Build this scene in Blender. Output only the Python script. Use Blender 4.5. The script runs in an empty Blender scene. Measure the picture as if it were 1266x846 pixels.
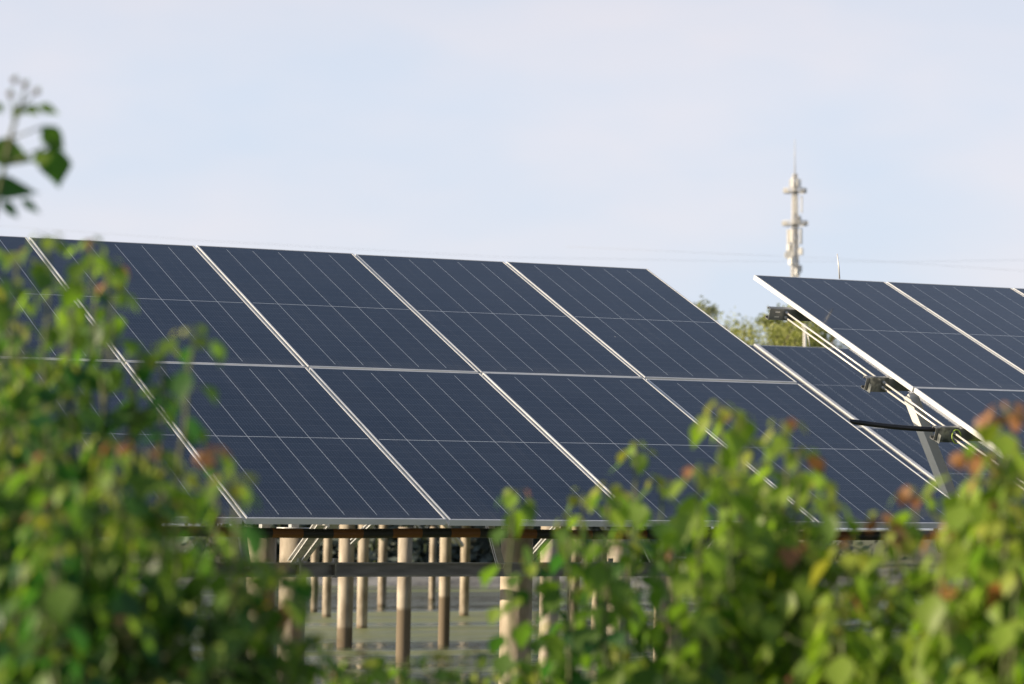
import bpy, bmesh, math, random
from mathutils import Vector, Matrix
random.seed(11)
scene = bpy.context.scene
C = scene.collection
R = math.radians
PI = math.pi

# ------------------------------------------------------------------ camera
CAM = Vector((-5.0331, -13.7584, -0.0298))
AX_R = Vector((0.902599, -0.430439, 0.006044))
AX_F = Vector((0.429172, 0.900859, 0.065306))
AX_U = Vector((-0.033555, -0.056351, 0.997847))
FPX = 3479.9                                   # focal length in pixels of a 1266 px wide frame
cd = bpy.data.cameras.new('camera')
cd.sensor_width = 36.0
cd.lens = FPX / 1266.0 * 36.0
cd.clip_start = 0.1
cd.clip_end = 9000
cd.dof.use_dof = True
cd.dof.focus_distance = 17.6
cd.dof.aperture_fstop = 3.9
cam = bpy.data.objects.new('camera', cd)
C.objects.link(cam)
M = Matrix.Identity(4)
for i in range(3):
    M[i][0] = AX_R[i]; M[i][1] = AX_U[i]; M[i][2] = -AX_F[i]; M[i][3] = CAM[i]
cam.matrix_world = M
scene.camera = cam

# ------------------------------------------------------------------ light
SUN_EL = 19.0
SUN_H = Vector((-0.975, 0.22, 0)).normalized()
sun_az = math.atan2(SUN_H.x, SUN_H.y)          # from +Y towards +X
w = bpy.data.worlds.new('World')
scene.world = w
w.use_nodes = True
nt = w.node_tree
nt.nodes.clear()
N = nt.nodes.new
out = N('ShaderNodeOutputWorld'); bg = N('ShaderNodeBackground')
sky = N('ShaderNodeTexSky'); sky.sky_type = 'NISHITA'; sky.sun_disc = False
sky.sun_elevation = R(SUN_EL); sky.sun_rotation = sun_az
sky.air_density = 1.0; sky.dust_density = 0.7; sky.ozone_density = 2.8
bg.inputs['Strength'].default_value = 0.080
tc = N('ShaderNodeTexCoord'); mp = N('ShaderNodeMapping'); mp.inputs['Scale'].default_value = (1, 1, 2.6)
n1 = N('ShaderNodeTexNoise'); n1.inputs['Scale'].default_value = 8.0; n1.inputs['Detail'].default_value = 3; n1.inputs['Roughness'].default_value = 0.5
cr = N('ShaderNodeMapRange'); cr.inputs[1].default_value = 0.34; cr.inputs[2].default_value = 0.76
cr.inputs[3].default_value = 0.0; cr.inputs[4].default_value = 1.0
mx = N('ShaderNodeMix'); mx.data_type = 'RGBA'
hz = N('ShaderNodeMix'); hz.data_type = 'RGBA'             # pale blue haze with soft, warmer wisps of cloud
hz.inputs[6].default_value = (5.45, 5.95, 6.9, 1); hz.inputs[7].default_value = (6.7, 6.35, 6.7, 1)
nt.links.new(cr.outputs[0], hz.inputs[0]); nt.links.new(hz.outputs[2], mx.inputs[7])
nt.links.new(tc.outputs['Generated'], mp.inputs[0]); nt.links.new(mp.outputs[0], n1.inputs['Vector'])
nt.links.new(n1.outputs[0], cr.inputs[0])
# the veil thins towards the zenith
sz = N('ShaderNodeSeparateXYZ'); nt.links.new(tc.outputs['Generated'], sz.inputs[0])
vr = N('ShaderNodeMapRange'); vr.inputs[1].default_value = 0.15; vr.inputs[2].default_value = 0.65; vr.inputs[3].default_value = 1.0; vr.inputs[4].default_value = 0.06
nt.links.new(sz.outputs[2], vr.inputs[0])
vm = N('ShaderNodeMath'); vm.operation = 'MULTIPLY'; vm.inputs[0].default_value = 0.86; nt.links.new(vr.outputs[0], vm.inputs[1])
nt.links.new(vm.outputs[0], mx.inputs[0])
nt.links.new(sky.outputs[0], mx.inputs[6]); nt.links.new(mx.outputs[2], bg.inputs[0])
nt.links.new(bg.outputs[0], out.inputs[0])

sl = bpy.data.lights.new('sun', 'SUN'); sl.energy = 5.0; sl.angle = R(0.5); sl.color = (1.0, 0.83, 0.60)
so = bpy.data.objects.new('sun', sl); C.objects.link(so)
sdir = Vector((SUN_H.x * math.cos(R(SUN_EL)), SUN_H.y * math.cos(R(SUN_EL)), math.sin(R(SUN_EL))))
so.rotation_euler = sdir.to_track_quat('Z', 'Y').to_euler()
so.location = sdir * 50
scene.view_settings.view_transform = 'Standard'
scene.view_settings.look = 'None'
scene.view_settings.exposure = 0.78
scene.view_settings.gamma = 1.0
scene.render.engine = 'CYCLES'

# ------------------------------------------------------------------ helpers
def at(px, py, d):
    """point at pixel (px,py) of the photograph and d metres along the view axis"""
    return CAM + d * (AX_F + (px - 633) / FPX * AX_R - (py - 423) / FPX * AX_U)

def tag(o, label=None, cat=None, group=None, kind=None):
    if label: o['label'] = label
    if cat: o['category'] = cat
    if group: o['group'] = group
    if kind: o['kind'] = kind
    return o

def empty(name, loc, rot=(0, 0, 0)):
    o = bpy.data.objects.new(name, None); C.objects.link(o)
    o.location = loc; o.rotation_euler = rot
    o.empty_display_size = 0.1
    return o

class MB:
    def __init__(s): s.v = []; s.f = []; s.smooth = []; s.uv = None; s.col = []
    def box(s, c, size, m=None):
        i = len(s.v)
        hx, hy, hz = size[0] / 2, size[1] / 2, size[2] / 2
        for dz in (-hz, hz):
            for dx, dy in ((-hx, -hy), (hx, -hy), (hx, hy), (-hx, hy)):
                p = Vector((dx, dy, dz))
                if m is not None: p = m @ p
                s.v.append(Vector(c) + p)
        for q in ((0, 3, 2, 1), (4, 5, 6, 7), (0, 1, 5, 4), (1, 2, 6, 5), (2, 3, 7, 6), (3, 0, 4, 7)):
            s.f.append(tuple(i + k for k in q)); s.smooth.append(False)
    def frame(s, a, b, upref=Vector((0, 0, 1))):
        z = (b - a).normalized()
        x = upref.cross(z)
        if x.length < 1e-4: x = Vector((1, 0, 0))
        x.normalize(); y = z.cross(x)
        return x, y, z
    def sweep(s, a, b, prof, upref=Vector((0, 0, 1)), closed=True):
        """sweep a closed 2-D profile [(x,y)] from a to b, capped"""
        a = Vector(a); b = Vector(b)
        x, y, z = s.frame(a, b, upref)
        i = len(s.v); n = len(prof)
        for p in (a, b):
            for (u, v) in prof: s.v.append(p + x * u + y * v)
        for k in range(n):
            k2 = (k + 1) % n
            s.f.append((i + k, i + k2, i + n + k2, i + n + k)); s.smooth.append(False)
        s.f.append(tuple(i + k for k in reversed(range(n)))); s.smooth.append(False)
        s.f.append(tuple(i + n + k for k in range(n))); s.smooth.append(False)
    def bar(s, a, b, wdt, hgt, upref=Vector((0, 0, 1))):
        s.sweep(a, b, [(-wdt / 2, -hgt / 2), (wdt / 2, -hgt / 2), (wdt / 2, hgt / 2), (-wdt / 2, hgt / 2)], upref)
    def channel(s, a, b, wdt, hgt, t=0.003, lip=0.014, upref=Vector((0, 0, 1)), flip=1):
        """lipped C channel, open on the +x side of its frame (flip=-1: the other side)"""
        W = wdt / 2; H = hgt / 2
        pr = [(-W, -H), (W, -H), (W, -H + lip), (W - t, -H + lip), (W - t, -H + t), (-W + t, -H + t),
              (-W + t, H - t), (W - t, H - t), (W - t, H - lip), (W, H - lip), (W, H), (-W, H)]
        if flip < 0: pr = [(-x, y) for x, y in reversed(pr)]
        s.sweep(a, b, pr, upref)
    def tube(s, pts, rad, n=10, cap=True):
        pts = [Vector(p) for p in pts]
        if not isinstance(rad, (list, tuple)): rad = [rad] * len(pts)
        rings = []
        x = None
        for k, p in enumerate(pts):
            t = (pts[min(k + 1, len(pts) - 1)] - pts[max(k - 1, 0)])
            if t.length < 1e-9: t = Vector((0, 0, 1))
            t.normalize()
            if x is None:
                x = t.orthogonal().normalized()
            else:
                x = (x - t * x.dot(t)); x.normalize()
            y = t.cross(x)
            i = len(s.v)
            for j in range(n):
                an = 2 * PI * j / n
                s.v.append(p + (x * math.cos(an) + y * math.sin(an)) * rad[k])
            rings.append(i)
        for k in range(len(rings) - 1):
            for j in range(n):
                j2 = (j + 1) % n
                s.f.append((rings[k] + j, rings[k] + j2, rings[k + 1] + j2, rings[k + 1] + j)); s.smooth.append(True)
        if cap:
            s.f.append(tuple(rings[0] + j for j in reversed(range(n)))); s.smooth.append(False)
            s.f.append(tuple(rings[-1] + j for j in range(n))); s.smooth.append(False)
    def build(s, name, mat, parent=None, bevel=0, origin=None):
        me = bpy.data.meshes.new(name)
        org = Vector(origin) if origin is not None else None
        vs = [tuple(p - org) for p in s.v] if org is not None else [tuple(p) for p in s.v]
        me.from_pydata(vs, [], s.f)
        me.polygons.foreach_set('use_smooth', s.smooth if len(s.smooth) == len(me.polygons) else [False] * len(me.polygons))
        if s.col:
            ca = me.color_attributes.new('col', 'FLOAT_COLOR', 'POINT')
            flat = []
            for c in s.col: flat += [c[0], c[1], c[2], 1.0]
            ca.data.foreach_set('color', flat)
        me.materials.append(mat)
        me.update()
        o = bpy.data.objects.new(name, me); C.objects.link(o)
        if org is not None: o.location = org
        if parent: o.parent = parent
        if bevel:
            b = o.modifiers.new('bevel', 'BEVEL'); b.width = bevel; b.segments = 2; b.limit_method = 'ANGLE'
        return o

def local(o):
    """parent's inverse so that world-space points can be used for its parts"""
    return o.location

# ------------------------------------------------------------------ materials
def mat(name, col=(0.5, 0.5, 0.5), rough=0.5, metal=0.0, spec=0.5):
    m = bpy.data.materials.new(name); m.use_nodes = True
    b = m.node_tree.nodes['Principled BSDF']
    b.inputs['Base Color'].default_value = (*col, 1); b.inputs['Roughness'].default_value = rough
    b.inputs['Metallic'].default_value = metal; b.inputs['Specular IOR Level'].default_value = spec
    return m, m.node_tree, b

def noise_col(nt, b, c1, c2, scale, detail=4, lo=0.35, hi=0.65, coord='Object', stretch=None, sock='Base Color'):
    tc = nt.nodes.new('ShaderNodeTexCoord'); n = nt.nodes.new('ShaderNodeTexNoise')
    n.inputs['Scale'].default_value = scale; n.inputs['Detail'].default_value = detail
    src = tc.outputs[coord]
    if stretch:
        mp = nt.nodes.new('ShaderNodeMapping'); mp.inputs['Scale'].default_value = stretch
        nt.links.new(src, mp.inputs[0]); src = mp.outputs[0]
    nt.links.new(src, n.inputs['Vector'])
    r = nt.nodes.new('ShaderNodeValToRGB')
    r.color_ramp.elements[0].position = lo; r.color_ramp.elements[1].position = hi
    r.color_ramp.elements[0].color = (*c1, 1); r.color_ramp.elements[1].color = (*c2, 1)
    nt.links.new(n.outputs[0], r.inputs[0])
    if sock: nt.links.new(r.outputs[0], b.inputs[sock])
    return r, n

def bump(nt, b, scale, strength, dist=0.01, coord='Object', stretch=None, detail=4):
    tc = nt.nodes.new('ShaderNodeTexCoord'); n = nt.nodes.new('ShaderNodeTexNoise')
    n.inputs['Scale'].default_value = scale; n.inputs['Detail'].default_value = detail
    src = tc.outputs[coord]
    if stretch:
        mp = nt.nodes.new('ShaderNodeMapping'); mp.inputs['Scale'].default_value = stretch
        nt.links.new(src, mp.inputs[0]); src = mp.outputs[0]
    nt.links.new(src, n.inputs['Vector'])
    bp = nt.nodes.new('ShaderNodeBump'); bp.inputs['Strength'].default_value = strength; bp.inputs['Distance'].default_value = dist
    nt.links.new(n.outputs[0], bp.inputs['Height']); nt.links.new(bp.outputs[0], b.inputs['Normal'])

m_alu, t, b = mat('anodised_aluminium', (0.78, 0.78, 0.78), 0.42, 0.25)
noise_col(t, b, (0.58, 0.59, 0.60), (0.70, 0.705, 0.71), 3.0)
m_galv, t, b = mat('galvanised_steel', (0.55, 0.55, 0.54), 0.45, 0.35)
noise_col(t, b, (0.42, 0.42, 0.41), (0.62, 0.62, 0.60), 14.0)
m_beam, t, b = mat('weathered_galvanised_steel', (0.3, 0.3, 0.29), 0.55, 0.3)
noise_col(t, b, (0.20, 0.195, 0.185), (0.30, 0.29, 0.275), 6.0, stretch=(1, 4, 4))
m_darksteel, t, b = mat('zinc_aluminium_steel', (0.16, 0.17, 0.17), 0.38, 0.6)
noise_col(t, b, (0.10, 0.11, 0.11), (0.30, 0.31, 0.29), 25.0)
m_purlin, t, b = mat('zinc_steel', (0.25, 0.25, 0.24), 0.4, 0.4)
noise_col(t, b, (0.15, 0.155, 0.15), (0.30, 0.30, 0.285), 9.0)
m_rod, t, b = mat('bright_zinc_rod', (0.72, 0.70, 0.66), 0.4, 0.3)
m_black, t, b = mat('black_corrugated_plastic', (0.012, 0.012, 0.013), 0.45)
m_wire, t, b = mat('green_yellow_wire', (0.35, 0.5, 0.05), 0.5)
m_bolt, t, b = mat('zinc_bolt', (0.6, 0.6, 0.6), 0.35, 0.6)

# striped conduit
m_stripe, t, b = mat('orange_black_striped_plastic', (0.5, 0.2, 0.02), 0.5)
tcn = t.nodes.new('ShaderNodeTexCoord'); sx = t.nodes.new('ShaderNodeSeparateXYZ'); md = t.nodes.new('ShaderNodeMath'); md.operation = 'PINGPONG'
md.inputs[1].default_value = 0.176; gt = t.nodes.new('ShaderNodeMath'); gt.operation = 'GREATER_THAN'; gt.inputs[1].default_value = 0.088
mxn = t.nodes.new('ShaderNodeMix'); mxn.data_type = 'RGBA'
mxn.inputs[6].default_value = (0.012, 0.014, 0.016, 1); mxn.inputs[7].default_value = (0.17, 0.065, 0.014, 1)
t.links.new(tcn.outputs['Object'], sx.inputs[0]); t.links.new(sx.outputs[0], md.inputs[0]); t.links.new(md.outputs[0], gt.inputs[0])
t.links.new(gt.outputs[0], mxn.inputs[0]); t.links.new(mxn.outputs[2], b.inputs['Base Color'])

# photovoltaic glass: UV in metres over one module
def glass_material():
    m, t, b = mat('photovoltaic_glass', (0.012, 0.016, 0.03), 0.1)
    L = t.links.new
    def node(k, **kw):
        n = t.nodes.new(k)
        for a, v in kw.items(): setattr(n, a, v)
        return n
    def math_(op, a, bb=None, c=None):
        n = node('ShaderNodeMath', operation=op)
        for i, v in enumerate((a, bb, c)):
            if v is None: continue
            if isinstance(v, (int, float)): n.inputs[i].default_value = v
            else: L(v, n.inputs[i])
        return n.outputs[0]
    uv = node('ShaderNodeUVMap'); uv.uv_map = 'UVMap'
    s = node('ShaderNodeSeparateXYZ'); L(uv.outputs[0], s.inputs[0])
    u, v = s.outputs[0], s.outputs[1]
    px = 1.112 / 6
    # distance to the nearest column gap
    du = math_('PINGPONG', u, px / 2)                      # 0 at gap, px/2 in the middle
    gapu = math_('LESS_THAN', du, 0.0013)
    # not at the outer edges, not in the top, bottom margin or beside the centre bar
    inx = math_('MULTIPLY', math_('GREATER_THAN', u, 0.05), math_('LESS_THAN', u, 1.062))
    vv = math_('PINGPONG', v, 1.128)                       # mirrored halves
    iny = math_('GREATER_THAN', vv, 0.045)
    col = math_('MULTIPLY', gapu, math_('MULTIPLY', inx, iny))
    mid = math_('MULTIPLY', math_('LESS_THAN', math_('ABSOLUTE', math_('SUBTRACT', v, 1.128)), 0.0026), math_('MULTIPLY', math_('GREATER_THAN', u, 0.012), math_('LESS_THAN', u, 1.1)))
    # half-cell rows and bus wires
    dv = math_('PINGPONG', v, 1.128 / 24)
    rows = math_('LESS_THAN', dv, 0.0011)
    db = math_('PINGPONG', u, px / 20)
    bus = math_('LESS_THAN', db, 0.0007)
    df = math_('PINGPONG', v, 0.0059)
    fing = math_('LESS_THAN', df, 0.0022)
    # cell-to-cell tone
    fl = node('ShaderNodeCombineXYZ')
    L(math_('FLOOR', math_('DIVIDE', u, px)), fl.inputs[0]); L(math_('FLOOR', math_('DIVIDE', v, 1.128 / 12)), fl.inputs[1])
    oi = node('ShaderNodeObjectInfo'); L(math_('MULTIPLY', oi.outputs['Random'], 40), fl.inputs[2])
    wn = node('ShaderNodeTexWhiteNoise'); L(fl.outputs[0], wn.inputs[0])
    tone = node('ShaderNodeMix', data_type='RGBA')
    tone.inputs[6].default_value = (0.0112, 0.0160, 0.0275, 1); tone.inputs[7].default_value = (0.0142, 0.0203, 0.0340, 1)
    L(wn.outputs[0], tone.inputs[0])
    def over(base, fac, colr, k):
        n = node('ShaderNodeMix', data_type='RGBA')
        L(math_('MULTIPLY', fac, k), n.inputs[0]); L(base, n.inputs[6]); n.inputs[7].default_value = (*colr, 1)
        return n.outputs[2]
    c = over(tone.outputs[2], fing, (0.08, 0.11, 0.16), 0.10)
    c = over(c, bus, (0.35, 0.37, 0.40), 0.16)
    c = over(c, rows, (0.45, 0.47, 0.50), 0.13)
    c = over(c, col, (0.62, 0.66, 0.70), 0.92)
    c = over(c, mid, (0.62, 0.66, 0.70), 0.80)
    # dust film and droppings
    tco = node('ShaderNodeTexCoord'); mo = node('ShaderNodeMapping')
    cx = node('ShaderNodeCombineXYZ'); L(math_('MULTIPLY', oi.outputs['Random'], 90), cx.inputs[0]); L(math_('MULTIPLY', oi.outputs['Random'], 37), cx.inputs[1])
    L(tco.outputs['Object'], mo.inputs[0]); L(cx.outputs[0], mo.inputs[1])
    n1 = node('ShaderNodeTexNoise'); n1.inputs['Scale'].default_value = 2.2; n1.inputs['Detail'].default_value = 6; L(mo.outputs[0], n1.inputs['Vector'])
    dust = math_('MULTIPLY', math_('SUBTRACT', n1.outputs[0], 0.30), 0.11)
    c = over(c, dust, (0.26, 0.27, 0.28), 0.7)
    # soiling collected along the lower edge of each module, with run marks
    st = node('ShaderNodeTexNoise'); st.inputs['Scale'].default_value = 1.0; st.inputs['Detail'].default_value = 5
    ms_ = node('ShaderNodeMapping'); ms_.inputs['Scale'].default_value = (22, 0.9, 1); L(mo.outputs[0], ms_.inputs[0]); L(ms_.outputs[0], st.inputs['Vector'])
    edge = node('ShaderNodeMapRange'); edge.inputs[1].default_value = 0.0; edge.inputs[2].default_value = 0.16; edge.inputs[3].default_value = 0.16; edge.inputs[4].default_value = 0.0; L(v, edge.inputs[0])
    run = math_('MULTIPLY', math_('MAXIMUM', math_('SUBTRACT', st.outputs[0], 0.56), 0.0), 0.35)
    c = over(c, math_('ADD', math_('MULTIPLY', edge.outputs[0], st.outputs[0]), run), (0.27, 0.26, 0.24), 0.8)
    vo = node('ShaderNodeTexVoronoi'); vo.inputs['Scale'].default_value = 2.1; vo.inputs['Randomness'].default_value = 1.0; L(mo.outputs[0], vo.inputs['Vector'])
    n2 = node('ShaderNodeTexNoise'); n2.inputs['Scale'].default_value = 60; L(mo.outputs[0], n2.inputs['Vector'])
    sr = node('ShaderNodeSeparateColor'); L(vo.outputs['Color'], sr.inputs[0])
    spot = math_('MULTIPLY', math_('LESS_THAN', math_('ADD', vo.outputs['Distance'], math_('MULTIPLY', n2.outputs[0], 0.02)), 0.022), math_('GREATER_THAN', sr.outputs[0], 0.62))
    c = over(c, spot, (0.6, 0.58, 0.52), 0.7)
    L(c, b.inputs['Base Color'])
    b.inputs['Roughness'].default_value = 0.12
    b.inputs['IOR'].default_value = 1.45
    return m
m_glass = glass_material()
m_back, t, b = mat('white_backsheet', (0.55, 0.55, 0.56), 0.6)

# concrete for piles
m_pile, t, b = mat('pile_concrete', (0.4, 0.37, 0.32), 0.85)
r, n = noise_col(t, b, (0.22, 0.18, 0.13), (0.47, 0.41, 0.325), 7.0, detail=9, stretch=(1, 1, 0.35), sock=None)
tcn = t.nodes.new('ShaderNodeTexCoord'); sx = t.nodes.new('ShaderNodeSeparateXYZ'); t.links.new(tcn.outputs['Object'], sx.inputs[0])
nn = t.nodes.new('ShaderNodeTexNoise'); nn.inputs['Scale'].default_value = 6; t.links.new(tcn.outputs['Object'], nn.inputs['Vector'])
oi = t.nodes.new('ShaderNodeObjectInfo'); so_ = t.nodes.new('ShaderNodeSeparateColor'); t.links.new(oi.outputs['Color'], so_.inputs[0])
ad = t.nodes.new('ShaderNodeMath'); ad.operation = 'MULTIPLY_ADD'; ad.inputs[1].default_value = 0.08
t.links.new(nn.outputs[0], ad.inputs[0]); t.links.new(sx.outputs[2], ad.inputs[2])
ad2 = t.nodes.new('ShaderNodeMath'); ad2.operation = 'SUBTRACT'; t.links.new(ad.outputs[0], ad2.inputs[0]); t.links.new(so_.outputs[0], ad2.inputs[1])
mr = t.nodes.new('ShaderNodeMapRange'); mr.inputs[1].default_value = 0.0; mr.inputs[2].default_value = 0.05; mr.inputs[3].default_value = 1.0; mr.inputs[4].default_value = 0.0
t.links.new(ad2.outputs[0], mr.inputs[0])
mxn = t.nodes.new('ShaderNodeMix'); mxn.data_type = 'RGBA'; mxn.inputs[7].default_value = (0.15, 0.115, 0.075, 1)   # wet, algae-stained foot
t.links.new(mr.outputs[0], mxn.inputs[0]); t.links.new(r.outputs[0], mxn.inputs[6]); t.links.new(mxn.outputs[2], b.inputs['Base Color'])
bump(t, b, 40, 0.3, 0.004)

# water
m_water, t, b = mat('pond_water', (0.055, 0.062, 0.032), 0.10)
b.inputs['IOR'].default_value = 1.33
noise_col(t, b, (0.050, 0.066, 0.040), (0.19, 0.21, 0.10), 0.30, detail=3, lo=0.40, hi=0.60, coord='Object', stretch=(0.22, 1.0, 1))  # streaks of algae, with shadow bands of the rows painted in
tcw = t.nodes.new('ShaderNodeTexCoord'); mpw = t.nodes.new('ShaderNodeMapping'); mpw.inputs['Scale'].default_value = (0.10, 0.34, 1)
mpw.inputs['Rotation'].default_value = (0, 0, 0.3)
nw = t.nodes.new('ShaderNodeTexNoise'); nw.inputs['Scale'].default_value = 1.0; nw.inputs['Detail'].default_value = 2
t.links.new(tcw.outputs['Object'], mpw.inputs[0]); t.links.new(mpw.outputs[0], nw.inputs['Vector'])
mw = t.nodes.new('ShaderNodeMapRange'); mw.inputs[1].default_value = 0.40; mw.inputs[2].default_value = 0.60; mw.inputs[3].default_value = 0.10; mw.inputs[4].default_value = 0.85
t.links.new(nw.outputs[0], mw.inputs[0])
# floating algae film: rough, matt streaks between open water
rmp = [n for n in t.nodes if n.type == 'VALTORGB'][0]
nfl = [l.from_node for l in t.links if l.to_node == rmp][0]
for sock, lo_, hi_ in (('Roughness', 0.09, 0.45), ('Specular IOR Level', 0.5, 0.12)):
    q = t.nodes.new('ShaderNodeMapRange'); q.inputs[1].default_value = 0.44; q.inputs[2].default_value = 0.60; q.inputs[3].default_value = lo_; q.inputs[4].default_value = hi_
    t.links.new(nfl.outputs[0], q.inputs[0]); t.links.new(q.outputs[0], b.inputs[sock])
bump(t, b, 2.6, 0.4, 0.07, stretch=(0.9, 1.5, 1), detail=4)
t.links.new(mw.outputs[0], [n for n in t.nodes if n.type == 'BUMP'][0].inputs['Strength'])

# ground: near bank, pond bed, far stone bank, fields
m_ground, t, b = mat('earth_and_stone', (0.2, 0.18, 0.14), 0.95)
r1, n1 = noise_col(t, b, (0.10, 0.09, 0.06), (0.21, 0.19, 0.14), 1.3, detail=8, sock=None)
r2, n2 = noise_col(t, b, (0.05, 0.07, 0.022), (0.13, 0.12, 0.05), 0.9, detail=8, sock=None)
tcn = t.nodes.new('ShaderNodeTexCoord')
vc = t.nodes.new('ShaderNodeVertexColor'); vc.layer_name = 'col'
sc = t.nodes.new('ShaderNodeSeparateColor'); t.links.new(vc.outputs[0], sc.inputs[0])
r3, n3 = noise_col(t, b, (0.07, 0.07, 0.068), (0.22, 0.22, 0.215), 0.7, detail=6, sock=None)
mA = t.nodes.new('ShaderNodeMix'); mA.data_type = 'RGBA'; mB = t.nodes.new('ShaderNodeMix'); mB.data_type = 'RGBA'
t.links.new(sc.outputs[0], mA.inputs[0]); t.links.new(r1.outputs[0], mA.inputs[6]); t.links.new(r2.outputs[0], mA.inputs[7])
t.links.new(sc.outputs[1], mB.inputs[0]); t.links.new(mA.outputs[2], mB.inputs[6]); t.links.new(r3.outputs[0], mB.inputs[7])
t.links.new(mB.outputs[2], b.inputs['Base Color'])
bump(t, b, 2.0, 0.6, 0.15, detail=8)

def leaf_material(name, trans=0.4, gloss=0.45, tint=(1.25, 1.35, 0.55)):
    m = bpy.data.materials.new(name); m.use_nodes = True
    t = m.node_tree; b = t.nodes['Principled BSDF']; o = t.nodes['Material Output']
    vc = t.nodes.new('ShaderNodeVertexColor'); vc.layer_name = 'col'
    tr = t.nodes.new('ShaderNodeBsdfTranslucent'); ms = t.nodes.new('ShaderNodeMixShader'); ms.inputs[0].default_value = trans
    mu = t.nodes.new('ShaderNodeMix'); mu.data_type = 'RGBA'; mu.blend_type = 'MULTIPLY'; mu.inputs[0].default_value = 1; mu.inputs[7].default_value = (*tint, 1)
    t.links.new(vc.outputs[0], b.inputs['Base Color']); t.links.new(vc.outputs[0], mu.inputs[6]); t.links.new(mu.outputs[2], tr.inputs[0])
    b.inputs['Roughness'].default_value = gloss; b.inputs['Specular IOR Level'].default_value = 0.35
    t.links.new(b.outputs[0], ms.inputs[1]); t.links.new(tr.outputs[0], ms.inputs[2]); t.links.new(ms.outputs[0], o.inputs[0])
    return m
m_leaf = leaf_material('tallow_leaf', 0.54, 0.42, (1.25, 1.5, 0.55))
m_young = leaf_material('young_leaf', 0.45, 0.45, (1.2, 1.1, 0.7))
m_crown = leaf_material('tree_foliage', 0.3, 0.6)
m_stem, t, b = mat('green_brown_stem', (0.13, 0.12, 0.05), 0.7)
noise_col(t, b, (0.07, 0.11, 0.035), (0.13, 0.13, 0.055), 12)
m_bark, t, b = mat('bark', (0.14, 0.11, 0.08), 0.9)
noise_col(t, b, (0.09, 0.07, 0.05), (0.18, 0.15, 0.11), 9, stretch=(1, 1, 0.3))
m_tower, t, b = mat('cream_painted_steel', (0.62, 0.57, 0.47), 0.6)
noise_col(t, b, (0.44, 0.43, 0.41), (0.56, 0.55, 0.53), 1.5)
m_towerw, t, b = mat('white_antenna_plastic', (0.62, 0.61, 0.58), 0.5)
m_cable, t, b = mat('grey_overhead_cable', (0.25, 0.25, 0.26), 0.6)

# ------------------------------------------------------------------ ground and water
WZ = -1.78
def ground():
    az = Vector((AX_F.x, AX_F.y, 0)).normalized(); sd = Vector((az.y, -az.x, 0))
    ws = [-400, -60, -20, -6, 0, 3, 5, 6, 7, 8, 9.5, 11, 14, 40, 66, 72, 75, 77, 78.5, 80, 81, 82, 83, 84, 85.5, 87, 90, 95, 103, 112, 120, 135, 160, 200, 300, 500, 1000, 2500, 6000]
    us = [-6000, -2000, -600, -250, -120] + [-60 + 5 * i for i in range(25)] + [120, 250, 600, 2000, 6000]
    rnd = random.Random(5)
    def prof(wd):
        if wd <= 6: return -1.5
        if wd <= 11: return -1.5 - (wd - 6) / 5 * 1.6
        if wd <= 74: return -3.1
        if wd <= 84: return -3.1 + (wd - 74) / 10 * 1.8
        return -1.3
    v = []; f = []; col = []
    for wd in ws:
        for u in us:
            p = Vector((CAM.x, CAM.y, 0)) + az * wd + sd * u
            z = prof(wd) + (rnd.uniform(-0.09, 0.09) if 0 < wd < 160 and wd not in (14, 40, 66) else 0)
            v.append((p.x, p.y, z))
            g = 1.0 if (wd <= 8 or wd > 86) else 0.0
            stone = 1.0 if 74 <= wd <= 85.5 else 0.0
            col.append((g, stone, 0))
    n = len(us)
    for i in range(len(ws) - 1):
        for j in range(n - 1):
            a = i * n + j
            f.append((a, a + 1, a + n + 1, a + n))
    mb = MB(); mb.v = [Vector(q) for q in v]; mb.f = f; mb.smooth = [True] * len(f); mb.col = col
    o = mb.build('ground', m_ground)
    # make sure normals point up
    if o.data.polygons[0].normal.z < 0: o.data.flip_normals()
    tag(o, kind='structure')
    wv = []; mb = MB()
    for wd, u in ((6.2, -300), (6.2, 300), (82.5, 300), (82.5, -300)):
        p = Vector((CAM.x, CAM.y, WZ)) + az * wd + sd * u
        wv.append(p)
    mb.v = wv; mb.f = [(0, 1, 2, 3)]; mb.smooth = [False]
    o = mb.build('water', m_water)
    if o.data.polygons[0].normal.z < 0: o.data.flip_normals()
    tag(o, kind='structure')
ground()

# ------------------------------------------------------------------ solar panels
TILT = 0.413463
PX = 1.154; PY = 2.298
MW, ML = 1.134, 2.278
UX = Vector((1, 0, 0)); UV_ = Vector((0, math.cos(TILT), math.sin(TILT))); UN = Vector((0, -math.sin(TILT), math.cos(TILT)))

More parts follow.
